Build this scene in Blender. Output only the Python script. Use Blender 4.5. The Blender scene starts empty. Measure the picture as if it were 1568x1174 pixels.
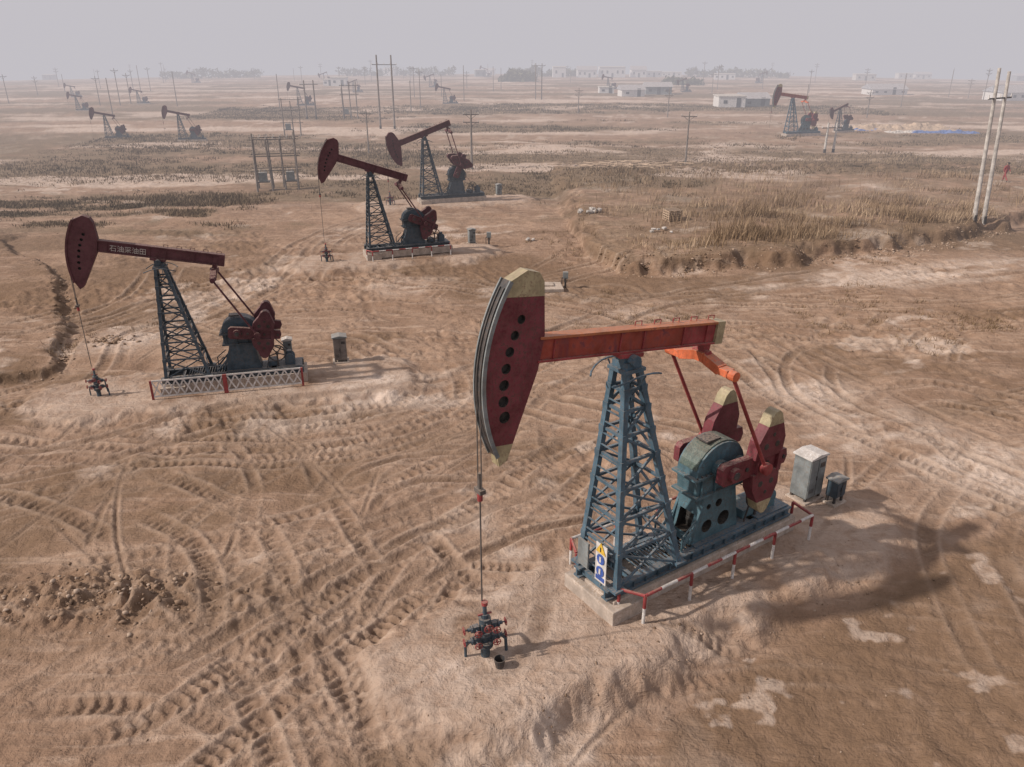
import bpy, math, random
import numpy as np
from mathutils import Vector, Matrix
random.seed(7); rng=np.random.default_rng(11)
sc=bpy.context.scene
CAMH=13.3; PITCH=math.radians(23.7); RAD=12900.0; FOC=1230.0
sc.view_settings.view_transform='Standard'; sc.view_settings.look='None'; sc.view_settings.exposure=0

# ------------------------------------------------------------ noise
def _hash(ix,iy,seed):
    h=(ix.astype(np.int64)*374761393+iy.astype(np.int64)*668265263+seed*1442695041)&0xffffffff
    h=((h^(h>>13))*1274126177)&0xffffffff
    h=h^(h>>16)
    return (h&0xffff)/65535.0
def vnoise(x,y,seed=0):
    ix=np.floor(x);iy=np.floor(y);fx=x-ix;fy=y-iy
    fx=fx*fx*fx*(fx*(fx*6-15)+10);fy=fy*fy*fy*(fy*(fy*6-15)+10)
    a=_hash(ix,iy,seed);b=_hash(ix+1,iy,seed);c=_hash(ix,iy+1,seed);d=_hash(ix+1,iy+1,seed)
    return (a+(b-a)*fx+(c-a)*fy+(a-b-c+d)*fx*fy)*2-1
def fbm(x,y,seed=0,o=4,g=.5):
    s=0;a=1;n=0
    for i in range(o):
        s=s+a*vnoise(x*2**i+i*17.3,y*2**i-i*9.1,seed+i);n+=a;a*=g
    return s/n
def sstep(a,b,x):
    t=np.clip((x-a)/(b-a),0,1);return t*t*(3-2*t)
def segdist(x,y,P):
    d=np.full(np.shape(x),1e9)
    for (x0,y0),(x1,y1) in zip(P[:-1],P[1:]):
        dx,dy=x1-x0,y1-y0;t=np.clip(((x-x0)*dx+(y-y0)*dy)/(dx*dx+dy*dy),0,1)
        d=np.minimum(d,np.hypot(x-x0-t*dx,y-y0-t*dy))
    return d
PADS=[([(-1.0,14.3),(1.5,16.2),(9.3,20.4)],1.9),([(-16.8,29.2),(-14,29.8),(-6,31.6)],1.8),
      ([(-12.3,49.8),(-3,53)],1.9),([(-11,68.3),(-.5,71.4)],2.0)]
def padmask(x,y,soft=.9):
    m=np.zeros(np.shape(x));n=fbm(x/1.6,y/1.6,50,4)*.65
    for P,r in PADS:
        m=np.maximum(m,1-sstep(r-soft*.35,r+soft,segdist(x,y,P)+n))
    return m
BKX=[4,5,6.7,12,17.3,30.3,42,60];BKY=[66,53.5,48.8,49,50.3,55.6,64,78]
def bankmask(x,y):
    b=np.interp(x,BKX,BKY);n=fbm(x/2.5,y/2.5,60,4)*1.6
    return sstep(-.6,.7,y-b+n)*sstep(3.6,6,x+n)*(1-sstep(80,100,y))
LGY=[26,32,40,47,56];LGX=[-30,-19.9,-23.5,-27.5,-36]
def ledgemask(x,y):
    b=np.interp(y,LGY,LGX);n=fbm(x/2,y/2,61,4)*1.0
    return sstep(-.4,.4,b-x+n)*sstep(29,32,y)*(1-sstep(52,60,y))
def height(x,y,fine=True):
    x=np.asarray(x,float);y=np.asarray(y,float)
    h=-.27+.17*fbm(x/10,y/10,1,4)+.13*fbm(x/2.1,y/2.1,2,4)
    h=h-.55*np.exp(-((x-6.5)/7)**2-((y-13)/4.3)**2)
    h=h+.85*bankmask(x,y)+.4*ledgemask(x,y)
    cl=np.exp(-(((x+10.6)/2.8)**2+((y-16.9)/1.3)**2)**1.5)
    h=h+cl*(.15+.5*np.abs(fbm(x/.6,y/.6,5,5)))
    if fine: h=h+.035*fbm(x/.42,y/.42,3,3)
    p=padmask(x,y)
    h=h*(1-p)+p*(-.015+(.016*fbm(x/.5,y/.5,9,3) if fine else 0))
    return h-(x*x+y*y)/(2*RAD)
def gz(x,y): return float(height(np.array([x]),np.array([y]),False)[0])

# ------------------------------------------------------------ tracks raster
RX0,RX1,RY0,RY1,RS=-34,36,9,74,.05
NX=int((RX1-RX0)/RS);NY=int((RY1-RY0)/RS)
TD=np.zeros((NY,NX),np.float32);TB=np.zeros((NY,NX),np.float32)
def catmull(P,step=.07):
    P=[np.array(p,float) for p in P];P=[2*P[0]-P[1]]+P+[2*P[-1]-P[-2]];o=[]
    for i in range(1,len(P)-2):
        n=max(2,int(np.linalg.norm(P[i+1]-P[i])/step))
        t=np.linspace(0,1,n,endpoint=False)[:,None]
        a,b,c,d=P[i-1:i+3]
        o.append(.5*((2*b)+(-a+c)*t+(2*a-5*b+4*c-d)*t*t+(-a+3*b-3*c+d)*t**3))
    return np.concatenate(o)
W=8
gx,gy=np.meshgrid(np.arange(-W,W+1),np.arange(-W,W+1))
def stamp_track(P,off=.95,depth=1.0,lug=.28,width=.2,pair=True):
    C=catmull(P);T=np.gradient(C,axis=0);T/=np.linalg.norm(T,axis=1)[:,None]+1e-9
    Nn=np.stack([-T[:,1],T[:,0]],1);s=np.arange(len(C))*.07
    for sd in ((-1,1) if pair else (0,)):
        ph=random.random()*50
        vary=np.clip(.65+.9*fbm(s/2.2+ph,s*0+ph,8,3),0,1)*sstep(0,2,s)*sstep(0,2,s[-1]-s)
        Q=C+Nn*off*sd
        for i in range(len(Q)):
            if vary[i]<.05: continue
            fx=(Q[i,0]-RX0)/RS;fy=(Q[i,1]-RY0)/RS;ix=int(fx);iy=int(fy)
            if ix<W or iy<W or ix>=NX-W or iy>=NY-W: continue
            ddx=(gx+ix-fx)*RS;ddy=(gy+iy-fy)*RS
            al=ddx*T[i,0]+ddy*T[i,1];ac=np.abs(ddx*Nn[i,0]+ddy*Nn[i,1])
            e=np.exp(-(al/.07)**2)*depth*vary[i]
            v=e*np.exp(-(ac/width)**4)
            if lug: v=v*(.6+.4*np.sign(np.sin(2*math.pi*(s[i]+al)/lug+9*ac)))
            bm=e*np.exp(-((ac-width*1.35)/.08)**2)
            sl=(slice(iy-W,iy+W+1),slice(ix-W,ix+W+1))
            TD[sl]=np.maximum(TD[sl],v);TB[sl]=np.maximum(TB[sl],bm)
TR=[[(-18.8,36),(-16.6,40),(-14.9,45),(-14.6,50),(-13.9,57),(-11.5,63),(-8,66)],
    [(-17.8,35),(-15.5,40),(-13.6,45),(-12.6,49),(-12.9,57),(-10,62)],
    [(-22,20.5),(-16.5,22.4),(-11.4,26.0),(-4.4,28.2),(1,31.3),(5,36),(10,41.5),(22,46),(34,50)],
    [(-21,23.5),(-16,24.4),(-11,27.6),(-5,29.3),(-1,32.3),(4,38.5),(9,43),(20,48)],
    [(18,20),(15.5,24),(12,29),(10,35),(6,40.5),(-1,44.5),(-8,47.5)],
    [(20,21),(16,27),(13,34),(8,40),(0,46)],[(22,27),(17,30),(14.5,27),(15.5,22.5),(21,19)],
    [(21,34),(15,35),(12.6,31),(14,26)],
    [(-10.4,12.7),(-8,14),(-6.6,15.6),(-7.2,18),(-9,20.5),(-13,23)],
    [(-11,14.2),(-8.6,14.3),(-6.2,13.8),(-4.5,12.2),(-4,10.5)],
    [(-3.2,10.6),(-4.4,13),(-6.5,16),(-10,19)],[(-2.3,11),(-4.1,15),(-4.2,18.5),(-1.5,22),(3,25)],
    [(-8,11),(-5,15),(-2.8,18.2),(.2,21.5),(3,26)],[(-13,17),(-9,18.4),(-4,21.5),(2,27)],
    [(12,13),(12.5,17),(13.4,20),(17,24)],
    [(-30,33),(-25,36),(-21,42),(-22,50)],[(-28,36),(-22,38),(-18,44)],
    [(-5,33),(-8,36),(-12,37),(-17,40)],[(-20,44),(-12,46),(-3,45.5),(6,44)],[(3,42),(12,43),(22,41),(32,43)],
    [(2,36),(10,38),(20,36.5),(30,38)],[(-24,27),(-19,31),(-20,37),(-18,43)],
    [(-20,27),(-12,26),(-6,26.6),(-3.2,29.5),(-4,33),(-9,35.5)],[(-19,26.2),(-12,25),(-5.5,25.6),(-1.8,29),(-2.6,34)]]
for P in TR: stamp_track(P,depth=random.uniform(.7,1.0),lug=random.choice([.28,.36,0]),width=random.choice([.2,.24,.26]))
for i in range(150):
    x,y=rng.uniform(-22,24),rng.uniform(10.5,46)
    if i<55: x,y=rng.uniform(-12,0),rng.uniform(10.5,26)
    a=rng.normal(.75,.5) if rng.random()<.75 else rng.normal(2.3,.4);c=rng.normal(0,.1);P=[]
    for k in range(6):
        P.append((x,y));st=rng.uniform(.8,2.8);x+=math.cos(a)*st;y+=math.sin(a)*st;a+=c*st
    fine_=rng.random()<.5
    stamp_track(P,depth=(.3+.3*rng.random()) if fine_ else .4+.6*rng.random()**1.5,lug=0 if fine_ else float(rng.choice([.24,.32,0])),width=float(rng.uniform(.05,.1)) if fine_ else float(rng.choice([.17,.22,.26])),pair=(not fine_) and rng.random()<.6)
def rsample(A,x,y):
    fx=np.clip((x-RX0)/RS,0,NX-1.001);fy=np.clip((y-RY0)/RS,0,NY-1.001)
    ix=fx.astype(int);iy=fy.astype(int);fx-=ix;fy-=iy
    v=A[iy,ix]*(1-fx)*(1-fy)+A[iy,np.minimum(ix+1,NX-1)]*fx*(1-fy)+A[np.minimum(iy+1,NY-1),ix]*(1-fx)*fy+A[np.minimum(iy+1,NY-1),np.minimum(ix+1,NX-1)]*fx*fy
    return v*((x>RX0)&(x<RX1)&(y>RY0)&(y<RY1))

# ------------------------------------------------------------ node helpers
def newmat(name):
    m=bpy.data.materials.new(name);m.use_nodes=True;nt=m.node_tree
    b=nt.nodes['Principled BSDF'];b.inputs['Specular IOR Level'].default_value=.3
    return m,nt,b
def N(nt,t,**k):
    n=nt.nodes.new(t)
    for a,v in k.items(): setattr(n,a,v)
    return n
def noise(nt,vec,scale,detail=4,rough=.55,dist=0):
    n=N(nt,'ShaderNodeTexNoise');n.inputs['Scale'].default_value=scale;n.inputs['Detail'].default_value=detail
    n.inputs['Roughness'].default_value=rough;n.inputs['Distortion'].default_value=dist
    if vec is not None: nt.links.new(vec,n.inputs['Vector'])
    return n.outputs['Fac']
def ramp(nt,fac,a,b,c0=0,c1=1):
    n=N(nt,'ShaderNodeMapRange');n.interpolation_type='SMOOTHSTEP'
    for k,v in ((1,a),(2,b),(3,c0),(4,c1)): n.inputs[k].default_value=v
    nt.links.new(fac,n.inputs[0]);return n.outputs[0]
def math_(nt,op,a,b=None):
    n=N(nt,'ShaderNodeMath',operation=op)
    for i,v in enumerate((a,b)):
        if v is None: continue
        if isinstance(v,(int,float)): n.inputs[i].default_value=v
        else: nt.links.new(v,n.inputs[i])
    return n.outputs[0]
def mix(nt,fac,a,b,mode='MIX'):
    n=N(nt,'ShaderNodeMix',data_type='RGBA',blend_type=mode)
    for i,v in ((0,fac),(6,a),(7,b)):
        if isinstance(v,(int,float)): n.inputs[i].default_value=v
        elif isinstance(v,tuple): n.inputs[i].default_value=(*v,1)
        else: nt.links.new(v,n.inputs[i])
    return n.outputs[2]
def bump(nt,b,h,strength,dist,prev=None):
    n=N(nt,'ShaderNodeBump');n.inputs['Strength'].default_value=strength;n.inputs['Distance'].default_value=dist
    nt.links.new(h,n.inputs['Height'])
    if prev is not None: nt.links.new(prev,n.inputs['Normal'])
    if b is not None: nt.links.new(n.outputs[0],b.inputs['Normal'])
    return n.outputs[0]
def paint(name,col,dirt=(.16,.11,.08),amt=.5,rough=.5,scale=2.5,metal=0,dust=.5):
    m,nt,b=newmat(name);tc=N(nt,'ShaderNodeTexCoord').outputs['Object']
    n1=noise(nt,tc,scale,4,.65);n2=noise(nt,tc,scale*7,3,.6)
    c=mix(nt,ramp(nt,n1,.3,.7),tuple(x*.66 for x in col),tuple(min(1,x*1.2+.012) for x in col))
    mp=N(nt,'ShaderNodeMapping');mp.inputs['Scale'].default_value=(1,1,.18);nt.links.new(tc,mp.inputs[0]);n3=noise(nt,mp.outputs[0],scale*5,3,.6)
    c=mix(nt,ramp(nt,n3,.5,.75,0,.6*amt),c,dirt)          # run-down streaks
    f=math_(nt,'MULTIPLY',ramp(nt,n2,.48,.66),ramp(nt,n1,.42,.6,0,amt))
    c=mix(nt,f,c,dirt)
    g=N(nt,'ShaderNodeNewGeometry');sx=N(nt,'ShaderNodeSeparateXYZ');nt.links.new(g.outputs['Normal'],sx.inputs[0])
    c=mix(nt,math_(nt,'MULTIPLY',ramp(nt,sx.outputs[2],.5,1.0,.06,dust),ramp(nt,n2,.3,.6)),c,(.32,.24,.18))  # settled dust
    nt.links.new(c,b.inputs['Base Color']);b.inputs['Roughness'].default_value=rough;b.inputs['Metallic'].default_value=metal
    bump(nt,b,n2,.25,.01);return m
M_red=paint('maroon_paint',(.13,.018,.028),(.055,.025,.024),.75,rough=.6)
M_redl=paint('red_paint',(.25,.03,.034),(.11,.05,.04),.55,rough=.6)
M_or=paint('orange_red_paint',(.27,.042,.024),(.12,.025,.04),1.0,scale=1.1,dust=.3,rough=.6)
M_ort=paint('orange_flange_paint',(.40,.13,.05),(.2,.06,.045),.7,scale=1.5,dust=.3)
M_orange=paint('orange_paint',(.48,.105,.038),(.22,.07,.04),.6)
M_cream=paint('cream_paint',(.32,.27,.16),(.17,.11,.07),.75)
M_blue=paint('blue_grey_paint',(.052,.108,.152),(.09,.075,.065),.6,dust=.4)
M_teal=paint('teal_paint',(.055,.122,.152),(.045,.045,.045),.7,dust=.4)
M_cover=paint('dark_green_cover',(.045,.075,.066),(.12,.14,.115),.8,scale=5,dust=.35)
M_dark=paint('dark_steel',(.035,.035,.038),(.1,.06,.04),.6)
M_dred=paint('dark_maroon_paint',(.075,.017,.027),(.05,.027,.024),.7,rough=.65)
M_dblue=paint('dark_blue_paint',(.032,.06,.084),(.065,.05,.045),.6)
M_grey=paint('grey_paint',(.17,.19,.195),(.17,.14,.11),.5)
M_white=paint('white_paint',(.58,.56,.54),(.28,.2,.15),.7,scale=5)
M_conc=paint('concrete',(.40,.335,.285),(.25,.19,.14),.8,rough=.9)
M_pole=paint('pole_concrete',(.44,.41,.38),(.28,.24,.2),.4,rough=.9)
M_opole=paint('weathered_pole',(.18,.155,.14),(.11,.09,.075),.5,rough=.9)
M_steel=paint('cable_steel',(.09,.08,.075),(.07,.045,.035),.3)
M_yel=paint('yellow_sign',(.6,.38,.04),(.3,.2,.1),.2)
M_sblue=paint('blue_sign',(.03,.09,.36),(.1,.1,.1),.2)
M_black=paint('black_rubber',(.02,.02,.02),(.03,.03,.03),.2,dust=.2)
M_tarp=paint('blue_tarp',(.06,.13,.33),(.3,.28,.26),.5,dust=.3)
M_wood=paint('dry_timber',(.38,.28,.20),(.18,.12,.08),.5,rough=.9)
M_roof=paint('grey_roof',(.3,.3,.32),(.2,.2,.2),.3)
M_glass=paint('window_glass',(.05,.06,.07),(.05,.05,.05),.1,rough=.2)

# ------------------------------------------------------------ mesh builder
class MB:
    def __init__(s): s.v=[];s.f=[];s.m=[]
    def add(s,vs,fs,m):
        o=len(s.v);s.v+=[tuple(v) for v in vs]
        for f in fs: s.f.append(tuple(i+o for i in f));s.m.append(m)
    def box(s,c,d,m=0,rot=None):
        c=Vector(c);vs=[Vector((x*d[0]/2,y*d[1]/2,z*d[2]/2)) for x in(-1,1) for y in(-1,1) for z in(-1,1)]
        if rot is not None: vs=[rot@v for v in vs]
        s.add([c+v for v in vs],[(0,1,3,2),(4,6,7,5),(0,4,5,1),(2,3,7,6),(0,2,6,4),(1,5,7,3)],m)
    def bar(s,a,b,w,h,m=0):
        a=Vector(a);b=Vector(b);z=(b-a).normalized();r=Vector((0,1,0)) if abs(z.y)<.9 else Vector((1,0,0))
        x=z.cross(r).normalized();y=z.cross(x)
        vs=[]
        for p in(a,b):
            for i,j in((-1,-1),(1,-1),(1,1),(-1,1)): vs.append(p+x*i*w/2+y*j*h/2)
        s.add(vs,[(3,2,1,0),(4,5,6,7),(0,1,5,4),(1,2,6,5),(2,3,7,6),(3,0,4,7)],m)
    def cyl(s,a,b,r0,r1=None,n=12,m=0,caps=True):
        if r1 is None:r1=r0
        a=Vector(a);b=Vector(b);z=(b-a).normalized();r=Vector((0,1,0)) if abs(z.y)<.9 else Vector((1,0,0))
        x=z.cross(r).normalized();y=z.cross(x);vs=[]
        for p,q in((a,r0),(b,r1)):
            for i in range(n):
                t=2*math.pi*i/n;vs.append(p+(x*math.cos(t)+y*math.sin(t))*q)
        fs=[(i,(i+1)%n,n+(i+1)%n,n+i) for i in range(n)]
        if caps: fs+=[tuple(reversed(range(n))),tuple(range(n,2*n))]
        s.add(vs,fs,m)
    def tube(s,P,r,m=0,n=6):
        for a,b in zip(P[:-1],P[1:]): s.cyl(a,b,r,n=n,m=m)
    def ring(s,c,ax,R,r,m=0,n=20,k=6):
        c=Vector(c);z=Vector(ax).normalized();q=Vector((0,1,0)) if abs(z.y)<.9 else Vector((1,0,0))
        x=z.cross(q).normalized();y=z.cross(x);vs=[];fs=[]
        for i in range(n):
            t=2*math.pi*i/n;d=x*math.cos(t)+y*math.sin(t)
            for j in range(k):
                u=2*math.pi*j/k;vs.append(c+d*(R+r*math.cos(u))+z*r*math.sin(u))
        for i in range(n):
            for j in range(k): fs.append((i*k+j,((i+1)%n)*k+j,((i+1)%n)*k+(j+1)%k,i*k+(j+1)%k))
        s.add(vs,fs,m)
    def wheel(s,c,ax,R,r,m=0,sp=4):
        s.ring(c,ax,R,r,m,16,5);c=Vector(c);z=Vector(ax).normalized();q=Vector((0,1,0)) if abs(z.y)<.9 else Vector((1,0,0))
        x=z.cross(q).normalized();y=z.cross(x)
        for i in range(sp):
            t=2*math.pi*i/sp;s.bar(c,c+(x*math.cos(t)+y*math.sin(t))*R,r*1.4,r*1.4,m)
        s.cyl(c-z*r*2,c+z*r*2,r*2.5,m=m,n=8)
    def prism(s,P,t0,t1,m=0):
        n=len(P);vs=[(p[0],t0,p[1]) for p in P]+[(p[0],t1,p[1]) for p in P]
        s.add(vs,[(i,(i+1)%n,n+(i+1)%n,n+i) for i in range(n)]+[tuple(reversed(range(n))),tuple(range(n,2*n))],m)
    def obj(s,name,mats,parent=None,bevel=0,smooth=False):
        me=bpy.data.meshes.new(name);me.from_pydata(s.v,[],s.f)
        for m in mats: me.materials.append(m)
        me.polygons.foreach_set('material_index',s.m)
        import bmesh
        bm=bmesh.new();bm.from_mesh(me);bmesh.ops.recalc_face_normals(bm,faces=bm.faces);bm.to_mesh(me);bm.free()
        if smooth: me.polygons.foreach_set('use_smooth',[True]*len(me.polygons))
        o=bpy.data.objects.new(name,me);sc.collection.objects.link(o)
        if parent: o.parent=parent
        if bevel:
            b=o.modifiers.new('bevel','BEVEL');b.width=bevel;b.segments=2;b.limit_method='ANGLE'
        return o
def empty(name,loc=(0,0,0),rz=0,s=1):
    e=bpy.data.objects.new(name,None);sc.collection.objects.link(e);e.location=loc;e.rotation_euler=(0,0,rz);e.scale=(s,s,s)
    e.empty_display_size=.3;return e
def boolcut(o,cut):
    c=cut.obj('cutter',[M_black],o.parent);md=o.modifiers.new('b','BOOLEAN');md.object=c;md.operation='DIFFERENCE';md.solver='EXACT'
    try: md.material_mode='TRANSFER'
    except Exception: pass
    bpy.context.view_layer.update();dg=bpy.context.evaluated_depsgraph_get()
    me=bpy.data.meshes.new_from_object(o.evaluated_get(dg));o.modifiers.clear();o.data=me
    bpy.data.objects.remove(c)

def clip(P,fn):
    o=[]
    for i in range(len(P)):
        a,b=P[i],P[(i+1)%len(P)];fa,fb=fn(a),fn(b)
        if fa>=0:o.append(a)
        if (fa>=0)!=(fb>=0):
            t=fa/(fa-fb);o.append((a[0]+(b[0]-a[0])*t,a[1]+(b[1]-a[1])*t))
    return o

# ------------------------------------------------------------ pumpjack
def pumpjack(loc,ang,scale,tilt,near=False,det=True):
    root=empty('oil_pumpjack',loc,ang,scale)
    BL,TL,RD=(M_blue,M_teal,M_red) if near else (M_dblue,M_dblue,M_dred)
    BM=M_or if near else M_dred
    th=math.radians(tilt)
    def bp(d,h): return (3.86-(d*math.cos(th)-h*math.sin(th)),6.7+d*math.sin(th)+h*math.cos(th))
    bv=.012 if near else 0
    b=MB();b.box((6.7,0,.19),(6.9,1.5,.5));b.box((3.62,.0,.08),(1.15,1.95,.56))
    b.obj('concrete_plinth',[M_conc],root,.03 if near else 0)
    b=MB()
    for t in(-.55,.55):
        b.box((6.55,t,.50),(6.9,.22,.05));b.box((6.55,t,.62),(6.9,.05,.2));b.box((6.55,t,.745),(6.9,.22,.05))
        for s in np.arange(3.6,9.9,.41): b.box((s,t,.62),(.02,.2,.2))
    for s in np.arange(3.3,10,.82): b.box((s,0,.62),(.12,1.0,.16))
    b.box((7.3,0,.79),(2.2,1.15,.04));b.box((9.3,0,.79),(1.3,1.15,.04))
    for s in np.arange(4.4,6.2,.12): b.box((s,0,.76),(.03,1.0,.03))
    b.obj('skid_frame',[BL],root,0)
    # samson post
    b=MB();F0=[(3.35,-.72),(3.35,.72),(5.4,.72),(5.4,-.72)];F1=[(3.68,-.2),(3.68,.2),(4.08,.2),(4.08,-.2)]
    def leg(i,f): z=.77+f*5.5;return Vector((F0[i][0]+(F1[i][0]-F0[i][0])*f,F0[i][1]+(F1[i][1]-F0[i][1])*f,z))
    for i in range(4):
        b.bar(leg(i,0),leg(i,1),.14,.14);b.box(leg(i,0)+Vector((0,0,.02)),(.36,.3,.06))
    lv=[0,.17,.33,.47,.6,.72,.83,.92]
    for k,f in enumerate(lv):
        for i in range(4):
            j=(i+1)%4
            if k>0:b.bar(leg(i,f),leg(j,f),.07,.07)
            if k<len(lv)-1 and i!=0:
                a,c=(i,j) if (k+i)%2 else (j,i)
                b.bar(leg(a,f),leg(c,lv[k+1]),.055,.055)
                if i in(1,3) and k<3: b.bar(leg(c,f),leg(a,lv[k+1]),.05,.05)
    for f in np.arange(.04,.95,.055):
        p,q=leg(0,f),leg(1,f);b.bar(p+Vector((-.05,0,0)),q+Vector((-.05,0,0)),.03,.03)
    for i in range(4):
        for f in lv[1:]: b.box(leg(i,f),(.17,.17,.16))
    b.box((3.88,0,6.3),(.62,.62,.08));b.box((3.88,0,6.41),(.45,.5,.16));b.cyl((3.86,-.36,6.56),(3.86,.36,6.56),.13,n=14);b.box((3.86,0,6.56),(.4,.3,.22))
    for sg in(-1,1):
        P=[(3.88+.75*math.sin(a),sg*(.3+.34*math.cos(a)),6.22+.12*math.cos(a*2)) for a in np.linspace(-1.3,1.3,9)];b.tube(P,.024)
        b.tube([(3.88,sg*.25,5.7),(3.88,sg*.64,6.3)],.02)
    b.obj('samson_post',[BL],root,0)
    # walking beam
    b=MB()
    def bpr(d0,d1,h0,h1,t,m): b.prism([bp(d0,h0),bp(d0,h1),bp(d1,h1),bp(d1,h0)],-t,t,m)
    bpr(2.6,-2.72,.0,.05,.16,1);bpr(2.6,-2.72,.5,.56,.16,3)
    bpr(2.6,-1.6,.05,.5,.10,0 if near else 1);bpr(-1.6,-2.72,.05,.5,.10,1);bpr(-2.72,-2.98,-.003,.563,.165,2)
    for d in(2.2,.35,-.35,-1.62,-2.4): bpr(d-.012,d+.012,.05,.5,.14,1)
    bpr(.35,-.35,-.1,0,.2,1)
    for d in np.arange(-.2,-2.7,-.6):
        p=bp(d,.56);q=bp(d,.66);r=bp(d-.2,.66);w=bp(d-.2,.56);b.tube([(x,0.08,z) for x,z in(p,q,r,w)],.014,1)
    b.obj('walking_beam',[BM,M_redl if near else RD,M_cream if near else RD,M_ort if near else RD],root,bv)
    # horse head (profile in the beam's frame)
    hk=1.0 if near else .78          # the older units carry a shorter head
    R=3.9;up,dn=26.5*hk,-31*hk;tk_=.13 if near else .17
    arc=[(R*math.cos(a),R*math.sin(a)) for a in np.radians(np.linspace(up,dn,26))]
    back=[(3.27,-2.25),(3.08,-2.14),(2.56,-.15),(2.5,.6),(2.68,1.72),(2.82,1.9),(3.12,1.95)]
    if not near: back=[(3.32,-1.9),(3.15,-1.75),(2.62,-.1),(2.6,.62),(2.8,1.35),(2.95,1.55),(3.25,1.62)]
    prof=arc+back
    to=lambda P:[bp(*q) for q in P]
    lo_,hi_=(-1.76,1.42) if near else (-1.5,1.3)
    b=MB();b.prism(to(clip(clip(prof,lambda q:hi_-q[1]),lambda q:q[1]-lo_)),-tk_,tk_,0)
    hd=b.obj('horse_head',[RD],root,0)
    ct=MB()
    for i,a in enumerate(np.radians(np.linspace(17*hk,-19*hk,7))):
        r=3.28+.18*i/6;x,z=bp(r*math.cos(a),r*math.sin(a));rr=(.095+.006*i) if near else .07
        for sg in(-1,1): ct.cyl((x,sg*.03,z),(x,sg*.4,z),rr,n=18)
    boolcut(hd,ct)
    b=MB();cm=0 if near else 1
    b.prism(to(clip(prof,lambda q:q[1]-hi_)),-tk_-.004,tk_+.004,cm);b.prism(to(clip(prof,lambda q:lo_-q[1])),-tk_-.004,tk_+.004,cm)
    for t in(-tk_-.03,tk_+.03):
        o_=[((R+.05)*math.cos(a),(R+.05)*math.sin(a)) for a in np.radians(np.linspace(up,dn,26))]
        i_=[((R-.04)*math.cos(a),(R-.04)*math.sin(a)) for a in np.radians(np.linspace(dn,up,26))]
        for k in range(25):
            q=[o_[k],o_[k+1],i_[24-k],i_[25-k]];b.prism(to(q),t-.018,t+.018,2)
    o_=[((R+.015)*math.cos(a),(R+.015)*math.sin(a)) for a in np.radians(np.linspace(up,dn,26))]
    i_=[((R-.03)*math.cos(a),(R-.03)*math.sin(a)) for a in np.radians(np.linspace(dn,up,26))]
    for k in range(25): b.prism(to([o_[k],o_[k+1],i_[24-k],i_[25-k]]),-tk_+.005,tk_-.005,3)
    b.obj('head_tips_and_flange',[M_cream,RD,M_grey if near else RD,M_dark],root)
    # bridle
    b=MB();zc=4.4+3.9*(th-math.radians(7.6))
    for t in(-.07,.07):
        P=[]
        for a in np.radians(np.arange(24*hk,-tilt-.1,-3)):
            x,z=bp(3.94*math.cos(a),3.94*math.sin(a));P.append((x,t,z))
        x0=3.86-3.94;P.append((x0,t,6.7));P.append((x0,t,zc));b.tube(P,.016)
    b.box((x0,0,zc),(.14,.26,.1));b.cyl((x0,0,zc+.02),(x0,0,zc+.42),.04);b.cyl((x0,0,zc-.25),(x0,0,zc-.05),.06,n=10,m=1)
    b.cyl((x0,0,1.5),(x0,0,zc),.019,n=8)
    b.obj('bridle_and_polished_rod',[M_steel,M_redl],root)
    # gearbox
    b=MB();b.prism([(6.2,.81),(7.95,.81),(7.7,2.15),(6.5,2.15)],-.42,.42,0);g=b.obj('gearbox_stand',[TL],root,0)
    if near:
        ct=MB()
        for x,z,r in((6.72,1.2,.19),(7.35,1.25,.22),(7.1,1.8,.12),(6.72,1.8,.08)): ct.cyl((x,-.7,z),(x,.7,z),r,n=20)
        ct.box((6.3,0,1.3),(.5,.5,.6));boolcut(g,ct)
    b=MB();top=[(7.1+.88*math.cos(a),2.78+.78*math.sin(a)) for a in np.linspace(0,math.pi,15)]
    b.prism([(6.3,2.15),(7.9,2.15),(7.98,2.76)]+top+[(6.22,2.76)],-.36,.36,0)
    top2=[(7.1+.90*math.cos(a),2.80+.80*math.sin(a)) for a in np.linspace(.2,math.pi-.2,13)]
    b.prism(top2,-.30,.30,2)
    b.box((7.1,0,2.74),(2.0,.88,.07));b.box((7.1,0,2.18),(1.85,.92,.07))
    for x in(6.4,6.9,7.4,7.85): b.box((x,0,2.46),(.04,.86,.5))
    for x in np.arange(6.2,8.1,.16): b.cyl((x,-.40,2.7),(x,-.40,2.83),.025,n=6,m=1)
    for x,r in((7.0,.26),(7.75,.16)): b.cyl((x,-.5,2.85),(x,.5,2.85),r,n=18)
    b.box((6.9,0,3.62),(.5,.4,.06),1)
    b.cyl((7.0,-1.0,2.9),(7.0,1.0,2.9),.11,n=14,m=1)
    for sg in(-1,1):
        b.bar((6.1,sg*.4,.85),(6.5,sg*.4,1.9),.08,.08);b.bar((5.8,sg*.45,.85),(6.3,sg*.42,1.4),.07,.07)
        b.bar((5.75,sg*.5,.8),(5.75,sg*.5,1.25),.05,.05);b.bar((5.75,sg*.5,1.25),(6.2,sg*.5,1.6),.04,.04)
    b.obj('gear_reducer',[TL,M_dark,M_cover if near else M_dblue],root,bv)
    # cranks
    E=bp(-2.55,-.5);L=3.4;rp=.98;best=None
    for k in range(3600):
        ph=math.radians(k/10-180);x=7.0+rp*math.cos(ph);z=2.9+rp*math.sin(ph)
        e=abs(math.hypot(x-E[0],z-E[1])-L)+(0 if math.cos(ph)>-.1 else .3)
        if best is None or e<best[0]: best=(e,ph)
    ph=best[1]
    if near: ph=math.radians(-2)
    cr=lambda x,y:(7.0+x*math.cos(ph)-y*math.sin(ph),2.9+x*math.sin(ph)+y*math.cos(ph))
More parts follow.
